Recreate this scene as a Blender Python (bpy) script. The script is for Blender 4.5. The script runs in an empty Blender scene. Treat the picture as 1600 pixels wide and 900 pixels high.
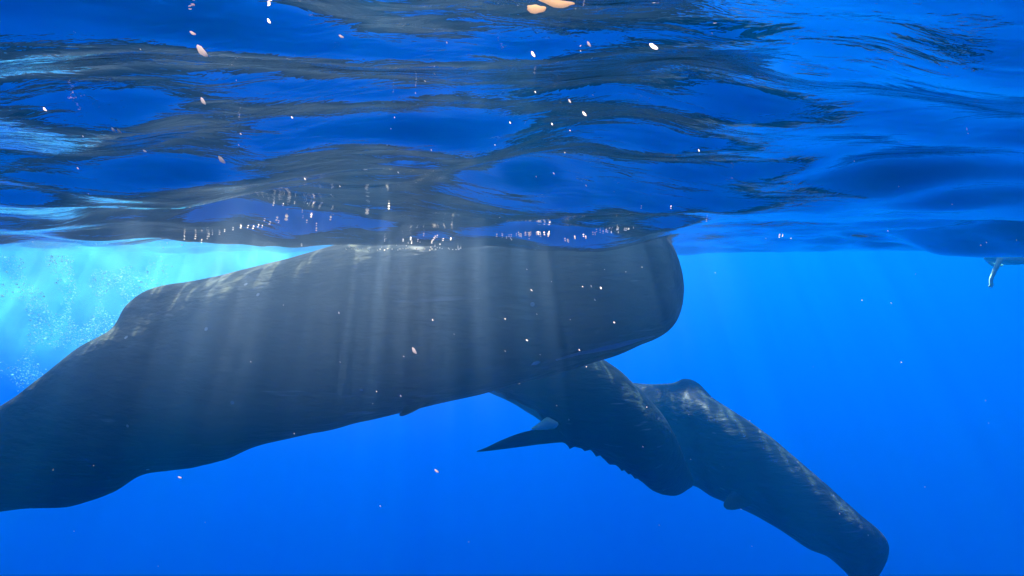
import bpy, bmesh, math, random
import numpy as np
from mathutils import Vector, Matrix
from mathutils.bvhtree import BVHTree
from mathutils import noise as mnoise

R = math.radians
random.seed(7); rng = np.random.default_rng(11)
sc = bpy.context.scene
COL = sc.collection

# ------------------------------------------------------------------ camera, sky, sun, exposure
F = 953.0                       # focal length in pixels of the 1600-wide frame
ZC = -0.33                      # camera depth under the surface
PITCH = math.atan(56 / F)
cd = bpy.data.cameras.new('camera'); cam = bpy.data.objects.new('camera', cd); COL.objects.link(cam)
cam.location = (0, 0, ZC); cam.rotation_euler = (math.pi / 2 - PITCH, 0, 0)
cd.sensor_width = 36; cd.lens = F / 1600 * 36; cd.clip_start = 0.02; cd.clip_end = 3000
sc.camera = cam
SUN_EL, SUN_AZ = R(50), R(-5)   # azimuth from +Y towards +X
w = bpy.data.worlds.new('World'); sc.world = w; w.use_nodes = True
nt = w.node_tree; nt.nodes.clear()
sky = nt.nodes.new('ShaderNodeTexSky'); sky.sky_type = 'NISHITA'; sky.sun_disc = False
sky.sun_elevation = SUN_EL; sky.sun_rotation = SUN_AZ
bg = nt.nodes.new('ShaderNodeBackground'); bg.inputs[1].default_value = 0.10
wo = nt.nodes.new('ShaderNodeOutputWorld')
nt.links.new(sky.outputs[0], bg.inputs[0]); nt.links.new(bg.outputs[0], wo.inputs[0])
sl = bpy.data.lights.new('sun', 'SUN'); sl.energy = 5; sl.angle = R(1.2); sl.color = (1, .95, .88)
sun = bpy.data.objects.new('sun', sl); COL.objects.link(sun)
sdir = Vector((math.sin(SUN_AZ) * math.cos(SUN_EL), math.cos(SUN_AZ) * math.cos(SUN_EL), math.sin(SUN_EL)))
sun.rotation_euler = sdir.to_track_quat('Z', 'Y').to_euler(); sun.location = (0, 0, 20)
sc.view_settings.view_transform = 'Standard'; sc.view_settings.look = 'None'
sc.view_settings.gamma = 1; sc.view_settings.use_curve_mapping = False
sc.view_settings.exposure = 2.02
cy = sc.cycles
cy.use_denoising = True; cy.denoiser = 'OPENIMAGEDENOISE'
cy.max_bounces = 10; cy.volume_bounces = 3; cy.diffuse_bounces = 2; cy.glossy_bounces = 4
cy.transmission_bounces = 4; cy.transparent_max_bounces = 8
cy.sample_clamp_indirect = 4; cy.caustics_reflective = False; cy.caustics_refractive = False
cy.volume_step_rate = 3; cy.volume_max_steps = 64

# ------------------------------------------------------------------ helpers
def P(px, py, d):
    """world point seen at pixel (1600x900) at distance d along the view axis"""
    v = Vector(((px - 800) / F * d, (450 - py) / F * d, -d))
    return cam.rotation_euler.to_matrix() @ v + cam.location

def tag(o, label=None, cat=None, group=None, kind=None):
    for k, v in (('label', label), ('category', cat), ('group', group), ('kind', kind)):
        if v: o[k] = v
    return o

def link(name, me, m=None, parent=None):
    o = bpy.data.objects.new(name, me); COL.objects.link(o)
    if m: me.materials.append(m)
    if parent: o.parent = parent
    return o

def mesh_np(name, verts, faces, smooth=True):
    me = bpy.data.meshes.new(name)
    me.from_pydata([tuple(v) for v in verts], [], [tuple(f) for f in faces])
    if smooth: me.polygons.foreach_set('use_smooth', [True] * len(me.polygons))
    me.update(); return me

def mat(name):
    m = bpy.data.materials.new(name); m.use_nodes = True; m.node_tree.nodes.clear()
    out = m.node_tree.nodes.new('ShaderNodeOutputMaterial')
    N = m.node_tree.nodes.new; L = m.node_tree.links.new
    return m, N, L, out

# ------------------------------------------------------------------ materials
def skin_mat(name, base, light, scars=1.0):
    m, N, L, out = mat(name)
    b = N('ShaderNodeBsdfPrincipled'); tc = N('ShaderNodeTexCoord')
    n1 = N('ShaderNodeTexNoise'); n1.inputs['Scale'].default_value = 1.3; n1.inputs['Detail'].default_value = 8
    mp = N('ShaderNodeMapping'); mp.inputs['Scale'].default_value = (0.5, 1, 1.6)
    L(tc.outputs['Object'], mp.inputs[0]); L(mp.outputs[0], n1.inputs['Vector'])
    cr = N('ShaderNodeValToRGB'); cr.color_ramp.elements[0].position = .35; cr.color_ramp.elements[1].position = .75
    cr.color_ramp.elements[0].color = (*base, 1); cr.color_ramp.elements[1].color = (*light, 1)
    L(n1.outputs[0], cr.inputs[0])
    # round pale scars
    v = N('ShaderNodeTexVoronoi'); v.inputs['Scale'].default_value = 2.4; v.inputs['Randomness'].default_value = 1
    L(tc.outputs['Object'], v.inputs['Vector'])
    lt = N('ShaderNodeMath'); lt.operation = 'LESS_THAN'; lt.inputs[1].default_value = 0.05 * scars
    L(v.outputs['Distance'], lt.inputs[0])
    # long scratches
    w1 = N('ShaderNodeTexNoise'); w1.inputs['Scale'].default_value = 1.0; w1.inputs['Detail'].default_value = 3
    mp2 = N('ShaderNodeMapping'); mp2.inputs['Scale'].default_value = (0.6, 3, 9); mp2.inputs['Rotation'].default_value = (0, R(12), 0)
    L(tc.outputs['Object'], mp2.inputs[0]); L(mp2.outputs[0], w1.inputs['Vector'])
    sr = N('ShaderNodeMapRange'); sr.inputs[1].default_value = .68; sr.inputs[2].default_value = .74; sr.inputs[4].default_value = .35
    L(w1.outputs[0], sr.inputs[0])
    mx = N('ShaderNodeMath'); mx.operation = 'MAXIMUM'; L(lt.outputs[0], mx.inputs[0]); L(sr.outputs[0], mx.inputs[1])
    mc = N('ShaderNodeMix'); mc.data_type = 'RGBA'; mc.inputs['B'].default_value = (.30, .34, .38, 1)
    L(mx.outputs[0], mc.inputs['Factor']); L(cr.outputs[0], mc.inputs['A']); L(mc.outputs['Result'], b.inputs['Base Color'])
    b.inputs['Roughness'].default_value = .42; b.inputs['IOR'].default_value = 1.07
    # wrinkles along the flank
    w2 = N('ShaderNodeTexNoise'); w2.inputs['Scale'].default_value = 2.2; w2.inputs['Detail'].default_value = 6
    mp3 = N('ShaderNodeMapping'); mp3.inputs['Scale'].default_value = (1, 2.5, 4.5); mp3.inputs['Rotation'].default_value = (0, R(-10), 0)
    L(tc.outputs['Object'], mp3.inputs[0]); L(mp3.outputs[0], w2.inputs['Vector'])
    bp = N('ShaderNodeBump'); bp.inputs['Strength'].default_value = .5; bp.inputs['Distance'].default_value = .10
    L(w2.outputs[0], bp.inputs['Height']); L(bp.outputs[0], b.inputs['Normal'])
    L(b.outputs[0], out.inputs[0]); return m

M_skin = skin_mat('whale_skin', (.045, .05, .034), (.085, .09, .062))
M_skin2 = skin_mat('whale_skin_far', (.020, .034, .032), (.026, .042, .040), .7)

def plain(name, col, rough=.5, trans=0.0):
    m, N, L, out = mat(name)
    b = N('ShaderNodeBsdfPrincipled'); b.inputs['Base Color'].default_value = (*col, 1); b.inputs['Roughness'].default_value = rough
    nz = N('ShaderNodeTexNoise'); nz.inputs['Scale'].default_value = 30
    hv = N('ShaderNodeHueSaturation'); mr = N('ShaderNodeMapRange'); mr.inputs[3].default_value = .75; mr.inputs[4].default_value = 1.25
    L(nz.outputs[0], mr.inputs[0]); L(mr.outputs[0], hv.inputs['Value']); hv.inputs['Color'].default_value = (*col, 1)
    L(hv.outputs[0], b.inputs['Base Color'])
    if trans:
        t = N('ShaderNodeBsdfTranslucent'); L(hv.outputs[0], t.inputs[0])
        mx = N('ShaderNodeMixShader'); mx.inputs[0].default_value = trans
        L(b.outputs[0], mx.inputs[1]); L(t.outputs[0], mx.inputs[2]); L(mx.outputs[0], out.inputs[0])
    else: L(b.outputs[0], out.inputs[0])
    return m
M_bubble = plain('bubble', (.98, .90, .76), .1, .6)
M_glint = plain('salmon_glint', (.98, .74, .52), .5, .9)  # orange of a sun glint given as a solid colour
M_speck = plain('pale_speck', (.92, .80, .74), .5, .8)
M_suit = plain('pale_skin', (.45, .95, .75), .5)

# ------------------------------------------------------------------ water surface
waves = []
for i in range(70):
    lam = 0.30 * (11 ** (i / 69.0)) * rng.uniform(.9, 1.1)       # 0.22 .. 3 m
    th = rng.normal(R(80), R(36))
    k = 2 * math.pi / lam
    a = 0.0050 * lam ** 1.0
    waves.append((k * math.cos(th), k * math.sin(th), a, rng.uniform(0, 6.283)))
for lam, th, a, ph in ((5.5, R(70), .020, 1.2), (9, R(100), .03, 2.6), (3.6, R(55), .016, .4)):
    k = 2 * math.pi / lam; waves.append((k * math.cos(th), k * math.sin(th), a, ph))

def smooth(t): t = np.clip(t, 0, 1); return t * t * (3 - 2 * t)
def surf(x, y):
    r = np.hypot(x, y)
    wx = x + .10 * np.sin(y * 2.1 + .7) + .05 * np.sin(y * 5.3 + x * 1.7)
    wy = y + .10 * np.sin(x * 1.8 + 2.1) + .04 * np.sin(x * 4.9 - y * 1.1)
    z = np.zeros_like(x)
    far = 1 / (1 + (r / 30) ** 2)
    for kx, ky, a, ph in waves:
        s = np.sin(kx * wx + ky * wy + ph)
        z += a * (s - .35 * (s * s - .5))
    z *= .35 + .65 * far
    z *= smooth(.45 + r / 1.6)
    z += -.20 * smooth((r - .5) / 6.0)
    return z

rad = np.concatenate([[0.0], np.geomspace(.10, 400, 430)])
ang = np.concatenate([np.linspace(R(35), R(145), 560, endpoint=False), np.linspace(R(145), R(395), 220, endpoint=False)])
A_, R_ = np.meshgrid(ang, rad)
X, Y = R_ * np.cos(A_), R_ * np.sin(A_)
Z = surf(X, Y)
nr, na = X.shape
V = np.stack([X, Y, Z], -1).reshape(-1, 3)
i0, j0 = np.meshgrid(np.arange(nr - 1), np.arange(na), indexing='ij')
j1 = (j0 + 1) % na
Q = np.stack([i0 * na + j0, (i0 + 1) * na + j0, (i0 + 1) * na + j1, i0 * na + j1], -1).reshape(-1, 4)
me = bpy.data.meshes.new('water')
me.vertices.add(len(V)); me.vertices.foreach_set('co', V.ravel())
me.loops.add(Q.size); me.loops.foreach_set('vertex_index', Q.ravel().astype(np.int32))
me.polygons.add(len(Q)); me.polygons.foreach_set('loop_start', np.arange(0, Q.size, 4, dtype=np.int32))
me.polygons.foreach_set('loop_total', np.full(len(Q), 4, dtype=np.int32))
me.update(calc_edges=True); me.polygons.foreach_set('use_smooth', [True] * len(Q)); me.validate()
m, N, L, out = mat('water_surface')
tc = N('ShaderNodeTexCoord')
mp = N('ShaderNodeMapping'); mp.inputs['Scale'].default_value = (.8, 1.6, 1); L(tc.outputs['Object'], mp.inputs[0])
nz = N('ShaderNodeTexNoise'); nz.inputs['Scale'].default_value = 9; nz.inputs['Detail'].default_value = 4; nz.inputs['Distortion'].default_value = .6
L(mp.outputs[0], nz.inputs['Vector'])
bp = N('ShaderNodeBump'); bp.inputs['Strength'].default_value = .46; bp.inputs['Distance'].default_value = .010; L(nz.outputs[0], bp.inputs['Height'])
fr = N('ShaderNodeFresnel'); fr.inputs[0].default_value = 1.333; L(bp.outputs[0], fr.inputs['Normal'])
gl = N('ShaderNodeBsdfGlossy'); gl.inputs['Roughness'].default_value = .012; L(bp.outputs[0], gl.inputs['Normal'])
tr = N('ShaderNodeBsdfTransparent')
# bright net painted into the transparency, standing in for sunlight focused by ripples
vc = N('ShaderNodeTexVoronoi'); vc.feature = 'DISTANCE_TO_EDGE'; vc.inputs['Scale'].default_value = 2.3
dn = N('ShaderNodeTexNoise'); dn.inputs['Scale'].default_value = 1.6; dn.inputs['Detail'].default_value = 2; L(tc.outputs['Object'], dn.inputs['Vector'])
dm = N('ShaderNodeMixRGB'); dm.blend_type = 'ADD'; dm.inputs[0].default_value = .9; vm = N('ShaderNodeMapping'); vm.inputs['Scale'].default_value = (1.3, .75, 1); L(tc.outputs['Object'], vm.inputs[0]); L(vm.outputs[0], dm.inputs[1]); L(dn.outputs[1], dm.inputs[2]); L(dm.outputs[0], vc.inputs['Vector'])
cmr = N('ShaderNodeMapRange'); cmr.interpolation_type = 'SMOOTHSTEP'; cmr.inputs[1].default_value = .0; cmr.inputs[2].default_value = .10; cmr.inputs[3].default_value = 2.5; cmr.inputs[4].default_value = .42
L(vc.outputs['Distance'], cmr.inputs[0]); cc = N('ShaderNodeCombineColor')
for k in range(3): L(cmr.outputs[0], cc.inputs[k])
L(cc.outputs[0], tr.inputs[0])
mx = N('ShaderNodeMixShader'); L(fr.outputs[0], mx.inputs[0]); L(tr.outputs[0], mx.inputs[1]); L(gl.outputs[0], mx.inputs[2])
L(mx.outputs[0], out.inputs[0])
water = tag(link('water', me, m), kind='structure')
dg = None
surf_bvh = BVHTree.FromPolygons([tuple(v) for v in V], [tuple(q) for q in Q.tolist()])

# ------------------------------------------------------------------ the body of water as a volume
def box(name, lo, hi):
    bm = bmesh.new(); bmesh.ops.create_cube(bm, size=1)
    for v in bm.verts: v.co = Vector([lo[i] + (v.co[i] + .5) * (hi[i] - lo[i]) for i in range(3)])
    me = bpy.data.meshes.new(name); bm.to_mesh(me); bm.free(); return me
m, N, L, out = mat('sea_water_volume')
vs = N('ShaderNodeVolumePrincipled')
D_ = 0.043
# density*colour scatters, the rest is absorbed
vs.inputs['Density'].default_value = D_
vs.inputs['Color'].default_value = (.001, .205, .55, 1)
vs.inputs['Absorption Color'].default_value = (.02, .20, .72, 1)
vs.inputs['Anisotropy'].default_value = .77
L(vs.outputs[0], out.inputs['Volume'])
haze = tag(link('haze', box('haze', (-420, -420, -400), (420, 420, .9)), m), kind='stuff')

# ------------------------------------------------------------------ whales
def cat(pts, n):
    """Catmull-Rom through rows of pts, n samples (columns interpolated together)"""
    p = np.array(pts, float); k = len(p); t = np.linspace(0, k - 1, n); o = []
    for s in t:
        i = min(int(s), k - 2); u = s - i
        a, b, c, d = p[max(i - 1, 0)], p[i], p[i + 1], p[min(i + 2, k - 1)]
        o.append(.5 * (2 * b + (c - a) * u + (2 * a - 5 * b + 4 * c - d) * u * u + (3 * b - a - 3 * c + d) * u ** 3))
    return np.array(o)

def sweep(rows, n=160, seg=72, power=2.3, rough=.012, seed=0, jag=None):
    """rows: xt,yt, xb,yb, depth, halfwidth(m), ridge(px).  Rings are closed super-ellipses with real width."""
    S = cat(rows, n); verts = []; fwd = (P(800, 450, 1) - cam.location).normalized()
    for i, (xt, yt, xb, yb, d, hw, rg) in enumerate(S):
        T, B = P(xt, yt, d), P(xb, yb, d)
        c = (T + B) / 2; fwd = (c - cam.location).normalized(); u = (T - B) / 2; un = u.normalized(); hl = u.length
        for j in range(seg):
            a = 2 * math.pi * j / seg; ca, sa = math.cos(a), math.sin(a)
            e = 2 / power
            x = math.copysign(abs(sa) ** e, sa); y = math.copysign(abs(ca) ** e, ca)
            p = c + u * y + fwd * (x * max(hw, .002))
            da = min(a, 2 * math.pi - a)
            if rg > 0: p += un * (rg / F * d) * math.exp(-(da / .32) ** 2)
            nv = mnoise.noise(p * 1.1 + Vector((seed, 0, 0))) + .5 * mnoise.noise(p * 2.7)
            sc_ = min(1, hl / .5)
            p += (p - c).normalized() * nv * rough * 2.2 * sc_
            if jag:
                db = math.pi - da; t = i / (n - 1)
                if jag[0] < t < jag[1] and db < .5:
                    q = (t * 30 + 1.1 * mnoise.noise(Vector((t * 17, 0, 0)))) % 1
                    amp = jag[2] * (.5 + .5 * mnoise.noise(Vector((t * 40, 3, seed)))) * math.sin(math.pi * (t - jag[0]) / (jag[1] - jag[0])) ** .4
                    p -= un * amp * (q if q < .8 else (1 - q) * 4) * (1 - db / .5)
            verts.append(p)
    n = len(S); faces = []
    for i in range(n - 1):
        for j in range(seg):
            k = (j + 1) % seg
            faces.append((i * seg + j, i * seg + k, (i + 1) * seg + k, (i + 1) * seg + j))
    faces.append(tuple(range(seg))[::-1]); faces.append(tuple((n - 1) * seg + j for j in range(seg)))
    return verts, faces

def merge(parts):
    V, Fc = [], []
    for v, f in parts:
        o = len(V); V += list(v); Fc += [tuple(i + o for i in q) for q in f]
    return V, Fc

def paddle(base, tip, across, thick, w0, w1, n=18, seg=20, curve=Vector((0, 0, 0))):
    """tapered flat flipper from base to tip"""
    verts = []; base, tip = Vector(base), Vector(tip); ax = (tip - base)
    ac = Vector(across).normalized(); th = ax.cross(ac).normalized()
    for i in range(n):
        t = i / (n - 1); c = base + ax * t + curve * math.sin(math.pi * t)
        wd = (w0 * (1 - t) + w1 * t) * math.sqrt(max(1 - t ** 3.5, .002)); tk = thick * (1 - .75 * t) * math.sqrt(max(1 - t ** 4, .01))
        for j in range(seg):
            a = 2 * math.pi * j / seg
            verts.append(c + ac * wd * math.cos(a) + th * tk * math.sin(a))
    faces = [(i * seg + j, i * seg + (j + 1) % seg, (i + 1) * seg + (j + 1) % seg, (i + 1) * seg + j) for i in range(n - 1) for j in range(seg)]
    faces.append(tuple(range(seg))[::-1]); faces.append(tuple((n - 1) * seg + j for j in range(seg)))
    return verts, faces

def finish(name, parts, m, parent=None, rel=True):
    v, f = merge(parts)
    c = sum((Vector(p) for p in v), Vector()) / len(v)
    org = c if parent is None else Vector(parent.location)
    me = mesh_np(name, [Vector(p) - org for p in v], f)
    bm = bmesh.new(); bm.from_mesh(me); bmesh.ops.recalc_face_normals(bm, faces=bm.faces); bm.to_mesh(me); bm.free()
    o = link(name, me, m, parent)
    if parent is None: o.location = org
    return o

# --- big whale
A = [  # xt, yt, xb, yb, depth, halfwidth, ridge
    (-640, 905, -640, 960, 7.6, .12, 0),
    (-480, 850, -470, 925, 7.5, .20, 0),
    (-300, 785, -280, 880, 7.4, .30, 0),
    (-150, 722, -120, 830, 7.3, .42, 0),
    (-20, 650, 10, 797, 7.2, .58, 0),
    (60, 595, 110, 790, 7.1, .72, 0),
    (125, 545, 175, 768, 7.05, .84, 0),
    (175, 521, 222, 739, 7.0, .90, 5),
    (205, 507, 262, 732, 7.0, .94, 30),
    (245, 486, 305, 728, 7.0, .98, 34),
    (295, 459, 350, 716, 6.95, 1.02, 16),
    (350, 436, 400, 697, 6.95, 1.06, 4),
    (430, 412, 470, 681, 6.9, 1.10, 0),
    (510, 392, 540, 664, 6.85, 1.12, 0),
    (600, 368, 620, 643, 6.8, 1.12, 0),
    (690, 352, 705, 624, 6.75, 1.10, 0),
    (780, 346, 790, 602, 6.7, 1.06, 0),
    (870, 344, 872, 574, 6.65, 1.00, 0),
    (940, 344, 938, 553, 6.6, .94, 0),
    (990, 344, 985, 539, 6.6, .88, 0),
    (1022, 346, 1020, 527, 6.6, .80, 0),
    (1044, 372, 1044, 515, 6.6, .68, 0),
    (1058, 398, 1058, 500, 6.6, .50, 0),
    (1066, 425, 1066, 478, 6.6, .28, 0),
    (1069, 448, 1069, 454, 6.6, .03, 0)]
bodyA = sweep(A, 260, 96, 2.35, .012, 3)
jawA = sweep([(800, 585, 800, 600, 6.62, .10, 0), (840, 573, 845, 592, 6.6, .26, 0), (900, 556, 905, 573, 6.58, .25, 0),
              (960, 541, 962, 556, 6.56, .19, 0), (1000, 529, 1002, 538.5, 6.56, .13, 0), (1020, 525, 1021, 529, 6.56, .05, 0), (1027, 524, 1027, 525, 6.56, .01, 0)], 60, 28, 2, .004, 5)
fp = P(655, 628, 6.0); ft = P(628, 648, 6.2)
finA = paddle(P(668, 618, 6.3), P(632, 648, 6.0), (1, 0, .25), .05, .16, .10)
finA2 = paddle(P(668, 618, 7.4), P(630, 650, 8.2), (1, 0, .25), .05, .2, .14)
fl = [paddle(P(-600, 930, 7.6), P(-720, 960, 7.6 + s * 2.0), (1, 0, -.3), .08, .55, .18, curve=Vector((.15, 0, 0))) for s in (-1, 1)]
whaleA = finish('sperm_whale', [bodyA, jawA, finA, finA2] + fl, M_skin)
tag(whaleA, 'huge dark grey sperm whale lying just under the surface, nearest and largest of the whales', 'whale', 'sperm whales gathered under the surface')

M_lipA = skin_mat('scratched_lip', (.16, .20, .28), (.38, .44, .58), 0)
def on_hide(name, rows, m, parent, n=60, w=.012):
    # thin raised strip following pixels laid on the hide of the parent
    bv = BVHTree.FromPolygons([v.co for v in parent.data.vertices], [tuple(p.vertices) for p in parent.data.polygons])
    S = cat(rows, n); V, Fc = [], []; K = 7
    for i, (x0, y0, x1, y1) in enumerate(S):
        for k in range(K):
            t = k / (K - 1); d = (P(x0 + (x1 - x0) * t, y0 + (y1 - y0) * t, 1) - cam.location).normalized()
            h = bv.ray_cast(cam.location - parent.location, d)
            if h[0] is None: h = (V[-1] if V else Vector(), None, 0, 0)
            V.append(h[0] + (h[1] * w * (math.sin(math.pi * t) + .15) if h[1] is not None else Vector()))
    for i in range(n - 1):
        for k in range(K - 1): Fc.append((i * K + k, i * K + k + 1, (i + 1) * K + k + 1, (i + 1) * K + k))
    return link(name, mesh_np(name, V, Fc), m, parent)
lipA = on_hide('lip', [(868, 561, 868, 563), (900, 551, 901, 555), (930, 544, 932, 550), (965, 536, 967, 543), (1000, 527.5, 1001, 532), (1022, 523.5, 1023, 524.5)], M_lipA, whaleA)
tag(lipA, 'pale blue scratched strip along the mouth line')
eye = on_hide('eye_patch', [(830, 569, 830, 569.5), (834, 565.5, 834, 570), (838, 564, 838, 569.5), (841, 563.5, 842, 567), (844, 564, 844, 564.4)], plain('eye_patch', (.4, .5, .6), .5), whaleA, 16)
tag(eye, 'small pale oval patch low on the side of the head')

# --- middle whale, jaw open, mostly hidden behind the big one
B = [
    (700, 430, 640, 500, 9.6, .05, 0),
    (730, 420, 650, 525, 9.6, .45, 0),
    (780, 440, 690, 560, 9.6, .75, 0),
    (850, 490, 735, 590, 9.55, .85, 0),
    (905, 535, 790, 618, 9.5, .9, 0),
    (950, 566, 845, 645, 9.45, .92, 0),
    (985, 597, 880, 690, 9.4, .95, 0),
    (1012, 622, 925, 704, 9.4, .98, 0),
    (1035, 648, 965, 728, 9.4, 1.0, 0),
    (1050, 674, 1000, 750, 9.5, 1.0, 0),
    (1062, 700, 1028, 771, 9.8, .9, 0),
    (1074, 728, 1056, 774, 10.3, .7, 0),
    (1082, 746, 1076, 764, 10.9, .35, 0),
    (1083, 757, 1082, 760, 11.3, .05, 0)]
B = [(*r[:2], *r[2:]) for r in B]
bodyB = sweep(B, 420, 84, 2.2, .016, 9, jag=(.26, .70, .15))
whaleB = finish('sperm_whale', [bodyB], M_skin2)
tag(whaleB, 'dark whale with its narrow jaw hanging open, partly hidden beneath the largest whale', 'whale', 'sperm whales gathered under the surface')
jaw = sweep([(880, 655, 905, 694, 9.2, .22, 0), (868, 662, 880, 691, 9.1, .19, 0), (845, 669, 845, 694, 9.05, .14, 0), (815, 676, 815, 698, 9.0, .11, 0),
             (785, 687, 785, 702, 9.0, .08, 0), (760, 699, 760, 705, 9.0, .05, 0), (745, 704.5, 745, 706, 9.0, .02, 0)], 60, 28, 2, .006, 2)
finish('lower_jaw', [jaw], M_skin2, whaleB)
lip = sweep([(830, 669, 830, 671, 8.88, .03, 0), (842, 661, 843, 672, 8.8, .07, 0), (854, 652, 858, 671, 8.7, .09, 0), (863, 655, 868, 669, 8.65, .06, 0), (872, 660, 873, 663, 8.65, .02, 0)], 24, 16, 2, .004, 2)
M_lip = plain('pale_lip', (.6, .98, .92), .5, .4)
tag(finish('mouth_corner', [lip], M_lip, whaleB), 'white patch at the corner of the open jaw')

# --- far whale diving to the right
C = [
    (700, 560, 700, 590, 16.0, .15, 0),
    (800, 572, 790, 625, 15.2, .3, 0),
    (900, 585, 880, 680, 14.2, .7, 0),
    (985, 598, 960, 720, 13.4, 1.0, 0),
    (1045, 602, 1030, 742, 12.9, 1.15, 2),
    (1068, 607, 1062, 750, 12.6, 1.2, 14),
    (1092, 613, 1088, 760, 12.3, 1.2, 12),
    (1116, 626, 1112, 776, 12.0, 1.2, 2),
    (1155, 648, 1142, 788, 11.7, 1.2, 0),
    (1205, 683, 1185, 808, 11.4, 1.15, 0),
    (1252, 722, 1222, 829, 11.1, 1.1, 0),
    (1302, 767, 1262, 856, 10.8, 1.05, 0),
    (1345, 805, 1292, 869, 10.6, .98, 0),
    (1372, 828, 1314, 888, 10.5, .85, 0),
    (1388, 850, 1330, 905, 10.4, .7, 0),
    (1386, 876, 1340, 915, 10.4, .5, 0),
    (1372, 902, 1350, 920, 10.4, .25, 0),
    (1362, 915, 1357, 920, 10.4, .03, 0)]
bodyC = sweep(C, 220, 84, 2.3, .014, 17)
finC = paddle(P(1165, 775, 10.8), P(1136, 796, 10.5), (1, 0, -.35), .06, .26, .16)
finC2 = paddle(P(1175, 770, 13.0), P(1160, 790, 13.6), (1, 0, -.35), .06, .26, .16)
flC = [paddle(P(720, 572, 15.9), P(640, 570, 15.9 + s * 2.0), (1, 0, 0), .08, .5, .18) for s in (-1, 1)]
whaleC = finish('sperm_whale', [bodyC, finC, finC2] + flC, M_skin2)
tag(whaleC, 'farthest blue tinted whale with a small dorsal hump, diving towards the lower right', 'whale', 'sperm whales gathered under the surface')

# ------------------------------------------------------------------ swimmer at the surface far right
def skinned(name, joints, edges, m, parent=None):
    """joints: (pos, radius)"""
    me = bpy.data.meshes.new(name); me.from_pydata([tuple(p) for p, r in joints], edges, []); me.update()
    o = link(name, me, m, parent)
    md = o.modifiers.new('skin', 'SKIN'); sub = o.modifiers.new('sub', 'SUBSURF'); sub.levels = sub.render_levels = 2
    for i, (p, r) in enumerate(joints): me.skin_vertices[0].data[i].radius = (r, r)
    me.skin_vertices[0].data[0].use_root = True
    return o
H = P(1550, 397, 12.5); base = Vector((H.x, H.y, H.z))
J = lambda x, y, z: Vector((x, y, z))
joints = [(J(.58, 0, -.05), .17), (J(.36, 0, -.07), .18), (J(.08, 0, -.05), .19), (J(-.04, 0, .04), .07), (J(-.13, 0, .10), .10), (J(-.2, 0, .10), .08),
          (J(.02, -.2, -.08), .065), (J(-.09, -.24, -.26), .05), (J(-.20, -.26, -.50), .036), (J(-.21, -.27, -.58), .028),
          (J(.05, .2, -.08), .06), (J(.25, .28, -.22), .045), (J(.46, .28, -.24), .03),
          (J(.72, -.1, -.10), .09), (J(1.15, -.12, -.2), .06), (J(1.6, -.12, -.1), .04), (J(1.85, -.12, -.12), .03),
          (J(.72, .1, -.10), .09), (J(1.15, .12, -.1), .06), (J(1.6, .12, -.15), .04), (J(1.85, .12, -.18), .03)]
edges = [(0, 1), (1, 2), (2, 3), (3, 4), (4, 5), (2, 6), (6, 7), (7, 8), (8, 9), (2, 10), (10, 11), (11, 12), (0, 13), (13, 14), (14, 15), (15, 16), (0, 17), (17, 18), (18, 19), (19, 20)]
for k, dx in enumerate((-.03, -.01, .01, .03)):
    joints.append((J(-.22 + dx, -.27 - .01 * k, -.68 + .01 * abs(k - 1.5)), .010)); edges.append((9, len(joints) - 1))
joints.append((J(-.16, -.29, -.63), .012)); edges.append((9, len(joints) - 1))
person = skinned('person', joints, edges, M_suit)
person.location = base
tag(person, 'distant swimmer at the right edge floating at the surface with one arm hanging down', 'person')
M_shorts = plain('shorts', (.1, .25, .45), .6)
sh = skinned('swim_shorts', [(J(.52, 0, -.05), .165), (J(.70, 0, -.08), .17), (J(.86, -.1, -.12), .115), (J(.86, .1, -.11), .115)], [(0, 1), (1, 2), (1, 3)], M_shorts, person)

# ------------------------------------------------------------------ bubble cloud at the left
def blob(name, c, r, seed, sub=4, amp=.25):
    bm = bmesh.new(); bmesh.ops.create_icosphere(bm, subdivisions=sub, radius=1)
    for v in bm.verts:
        n = v.co.normalized(); k = 1 + amp * (mnoise.noise(n * 1.6 + Vector((seed, 0, 0))) + .5 * mnoise.noise(n * 4 + Vector((0, seed, 0))))
        v.co = Vector((c[0] + n.x * r[0] * k, c[1] + n.y * r[1] * k, min(c[2] + n.z * r[2] * k, c[2] + r[2] * .9)))
    me = bpy.data.meshes.new(name); bm.to_mesh(me); bm.free(); return me
m, N, L, out = mat('bubbly_water')
vp = N('ShaderNodeVolumePrincipled'); vp.inputs['Color'].default_value = (.16, .86, .91, 1); vp.inputs['Anisotropy'].default_value = .3
vp.inputs['Absorption Color'].default_value = (.1, .9, .95, 1)
tc = N('ShaderNodeTexCoord'); nz = N('ShaderNodeTexNoise'); nz.inputs['Scale'].default_value = 1.3; nz.inputs['Detail'].default_value = 5; nz.inputs['Distortion'].default_value = .8
L(tc.outputs['Object'], nz.inputs['Vector'])
sx = N('ShaderNodeSeparateXYZ'); L(tc.outputs['Object'], sx.inputs[0])
dz = N('ShaderNodeMapRange'); dz.inputs[1].default_value = -2.8; dz.inputs[2].default_value = 0; dz.inputs[3].default_value = .2; dz.inputs[4].default_value = 1
L(sx.outputs[2], dz.inputs[0])
mr = N('ShaderNodeMapRange'); mr.inputs[1].default_value = .46; mr.inputs[2].default_value = .62; mr.inputs[3].default_value = .03; mr.inputs[4].default_value = .5
L(nz.outputs[0], mr.inputs[0])
mu = N('ShaderNodeMath'); mu.operation = 'MULTIPLY'; L(dz.outputs[0], mu.inputs[0]); L(mr.outputs[0], mu.inputs[1])
L(mu.outputs[0], vp.inputs['Density']); L(vp.outputs[0], out.inputs['Volume'])
cl = link('bubble_cloud', blob('bubble_cloud', (-6.2, 10.8, -1.0), (3.6, 2.4, 2.1), 4), m)
tag(cl, 'bright turquoise cloud of churned bubbly water behind the tail of the largest whale', 'bubble cloud', kind='stuff')

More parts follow.
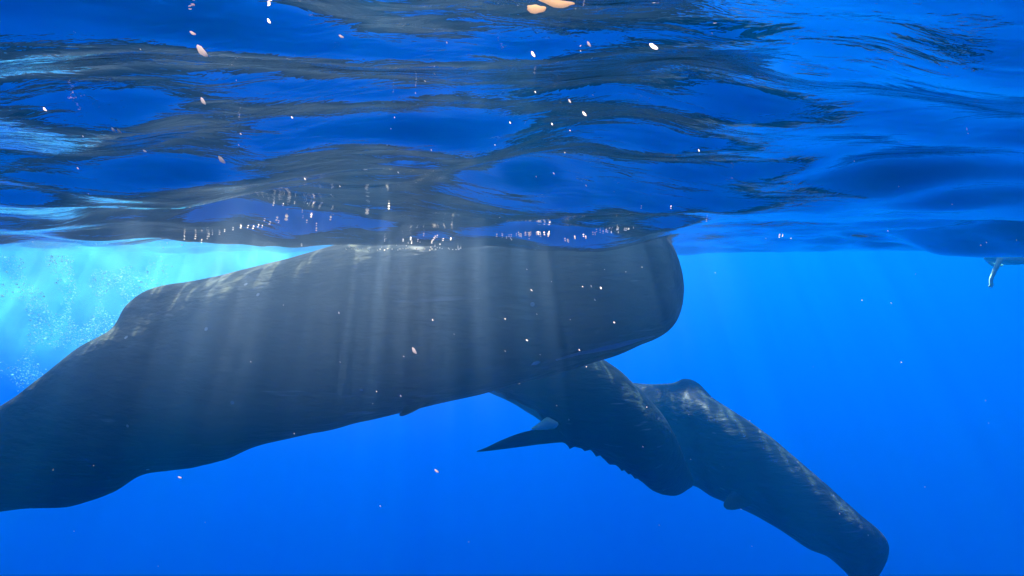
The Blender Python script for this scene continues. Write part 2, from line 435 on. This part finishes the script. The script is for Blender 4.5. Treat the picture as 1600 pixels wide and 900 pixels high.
def ico(r, sub=1):
    bm = bmesh.new(); bmesh.ops.create_icosphere(bm, subdivisions=sub, radius=r)
    me = bpy.data.meshes.new('x'); bm.to_mesh(me); bm.free()
    v = np.array([x.co[:] for x in me.vertices]); f = [tuple(p.vertices) for p in me.polygons]; bpy.data.meshes.remove(me); return v, f
iv, if_ = ico(1, 1); V2, F2 = [], []
for i in range(9000):
    # strings of rising bubbles
    px = rng.choice([40, 90, 130, 175, 215, 60, 150]) + rng.normal(0, 30); py = 400 + 215 * rng.random() ** 1.1
    if py > 640 - (px) * .7 or mnoise.noise(Vector((px / 38, py / 60, 2))) < .05 * rng.normal(): continue
    d = rng.uniform(7.9, 9.0)
    c = P(px, py, d); s = rng.lognormal(math.log(.0048), .5)
    o = len(V2); V2 += [tuple(c + Vector(q * s * np.array([1.2, 1, .8]))) for q in iv]; F2 += [tuple(a + o for a in q) for q in if_]
bb = link('bubble_swarm', mesh_np('bubble_swarm', V2, F2), plain('bubble_far', (.45, .9, .9), .2, .6))
tag(bb, 'swarm of tiny bright bubbles rising through the turquoise water at the left', 'bubbles', kind='stuff')

m, N, L, out = mat('shaft_mist')  # volume added before the big whale so sunbeams show and its flank brightens
vp = N('ShaderNodeVolumePrincipled'); vp.inputs['Color'].default_value = (.90, .96, .94, 1); vp.inputs['Anisotropy'].default_value = .5
tc = N('ShaderNodeTexCoord'); sp = N('ShaderNodeVectorMath'); sp.operation = 'LENGTH'; L(tc.outputs['Object'], sp.inputs[0])
mr = N('ShaderNodeMapRange'); mr.interpolation_type = 'SMOOTHSTEP'; mr.inputs[1].default_value = .1; mr.inputs[2].default_value = 1; mr.inputs[3].default_value = .05; mr.inputs[4].default_value = 0
L(sp.outputs['Value'], mr.inputs[0]); L(mr.outputs[0], vp.inputs['Density']); L(vp.outputs[0], out.inputs['Volume'])
bm = bmesh.new(); bmesh.ops.create_icosphere(bm, subdivisions=4, radius=1); me = bpy.data.meshes.new('shaft_mist'); bm.to_mesh(me); bm.free()
mist = link('shaft_mist', me, m); mist.location = (-1.5, 4.3, -.35); mist.scale = (3.7, 1.7, 1.55)
tag(mist, 'thin mist added in front of the flank of the largest whale to veil it and show light shafts', 'mist', kind='stuff')

# ------------------------------------------------------------------ glinting bubbles under the surface
def surf_hit(px, py, off=.0):
    d = (P(px, py, 1) - cam.location).normalized()
    h = surf_bvh.ray_cast(cam.location, d)
    if h[0] is None: return None
    return h[0] - d * off, h[3]
me_b = None
bv, bf = ico(1, 2)
me_b = mesh_np('surface_bubble', [(v[0], v[1], v[2] * .75) for v in bv], bf); me_b.materials.append(M_bubble)
spots = []
for px, py, s in [(428, 320, 4), (443, 321, 2), (461, 318, 2), (481, 318, 2), (414, 344, 4), (433, 343, 5), (448, 341, 8), (422, 349, 5), (436, 347, 3), (473, 331, 2), (474, 340, 2), (487, 338, 4),
                  (480, 347, 3), (517, 342, 5), (495, 352, 3), (495, 359, 4), (574, 331, 9), (608, 325, 5), (472, 383, 4), (377, 355, 4), (388, 355, 3), (396, 356, 4), (404, 354, 3), (410, 355, 2),
                  (365, 358, 4), (352, 361, 3), (344, 365, 4), (327, 368, 5), (333, 366, 3), (325, 372, 4), (306, 372, 4), (289, 367, 3), (289, 373, 3), (262, 379, 3), (256, 386, 3), (285, 382, 4), (316, 378, 2),
                  (1103, 345, 3), (1196, 372, 2), (1217, 370, 3), (1222, 369, 2), (1235, 372, 2), (1001, 325, 2), (1047, 325, 2)]:
    spots.append((px, py, s))
r2 = random.Random(5)
for i in range(48): spots.append((r2.uniform(540, 720), 388 + r2.gauss(0, 1.5), r2.uniform(1.6, 4)))
for i in range(22): spots.append((r2.uniform(600, 720), 378 + r2.gauss(0, 4), r2.uniform(1.6, 3.6)))
for i in range(34): x = r2.uniform(775, 860); spots.append((x, 370 - (x - 775) * .05 + r2.gauss(0, 2), r2.uniform(1.6, 4)))
for i in range(26): x = r2.uniform(880, 1000); spots.append((x, 377 - (x - 880) * .2 + r2.gauss(0, 2.5), r2.uniform(1.6, 3.6)))
for px, py, s in spots:
    h = surf_hit(px, py)
    if h is None or h[1] > 6.4:
        pt = P(px, py, 5.6); 
    else: pt = h[0]
    d = pt.y
    o = bpy.data.objects.new('bubble', me_b); COL.objects.link(o)
    r = s * .5 / F * d * .66
    o.location = pt - Vector((0, .01, r * .7)); o.scale = (r,) * 3
    tag(o, 'tiny bright glinting bubble clinging to the underside of the surface above the largest whale' if px < 1060 else 'tiny bright glinting bubble under the surface to the right of the largest whale',
        'bubble', 'glinting bubbles over the largest whale' if px < 1060 else 'glinting bubbles right of the largest whale')

# ------------------------------------------------------------------ sun glints shaped as solid slivers, and drifting specks
def flake_mesh(name, seed, m, aspect=(1, .35, .3)):
    bm = bmesh.new(); bmesh.ops.create_icosphere(bm, subdivisions=3, radius=1)
    for v in bm.verts:
        k = 1 + .35 * mnoise.noise(v.co * 1.3 + Vector((seed, 0, 0)))
        v.co = Vector((v.co.x * aspect[0] * k, v.co.y * aspect[1] * k, v.co.z * aspect[2] * k + .18 * v.co.x ** 2))
    me = bpy.data.meshes.new(name); bm.to_mesh(me); bm.free()
    me.polygons.foreach_set('use_smooth', [True] * len(me.polygons)); me.materials.append(m); return me
def fl(name, px, py, d, lenpx, ang, me, label, cat_, group=None):
    o = bpy.data.objects.new(name, me); COL.objects.link(o); s = lenpx / 2 / F * d
    o.location = P(px, py, d); o.scale = (s, s, s); o.rotation_euler = (0, R(ang), 0); tag(o, label, cat_, group); return o
fl('sun_glint', 837, 15, .5, 30, 5, flake_mesh('glint', 1, M_glint, (1, .12, .45)), 'small salmon orange flake of sunlight shaped as a solid sliver at the top edge, left of its longer twin', 'glint')
fl('sun_glint', 866, 5, .5, 56, 10, flake_mesh('glint', 4, M_glint, (1, .1, .2)), 'longer salmon orange flake of sunlight shaped as a solid sliver at the top edge, right of the smaller one', 'glint')
ms = flake_mesh('speck', 8, M_speck, (1, .2, .38))
big = [(317, 158, 12, 60), (301, 52, 10, 30), (315, 80, 22, 50), (420, 33, 8, 60), (533, 57, 8, 30), (1021, 73, 14, 35), (920, 69, 9, 60), (833, 85, 9, 60), (226, 236, 6, 30), (177, 203, 8, 50), (186, 205, 8, 50),
       (890, 158, 6, 60), (346, 250, 14, 50), (647, 548, 11, 60), (70, 171, 7, 50), (913, 178, 8, 50), (1283, 276, 0, 0), (281, 746, 6, 20), (682, 736, 7, 40)]
for px, py, l, a in big:
    if l: fl('drifting_speck', px, py, .9, l, a, ms, 'pale warm speck drifting in the water close to the viewer', 'speck', 'pale specks drifting close to the viewer')
for i in range(70):
    px = r2.choice([r2.gauss(620, 90), r2.gauss(860, 90), r2.uniform(100, 1000)]); py = r2.uniform(5, 300) if r2.random() < .6 else r2.uniform(400, 640)
    fl('drifting_speck', px, py, r2.uniform(.8, 1.6), r2.uniform(1.6, 4), 55 + r2.gauss(0, 12), ms, 'pale warm speck drifting in the water close to the viewer', 'speck', 'pale specks drifting close to the viewer')

for i in range(70):
    fl('drifting_speck', r2.uniform(10, 1590), r2.uniform(20, 890), r2.uniform(1.2, 3), r2.uniform(1.0, 2.1), 55 + r2.gauss(0, 25), ms, 'pale warm speck drifting in the water close to the viewer', 'speck', 'pale specks drifting close to the viewer')
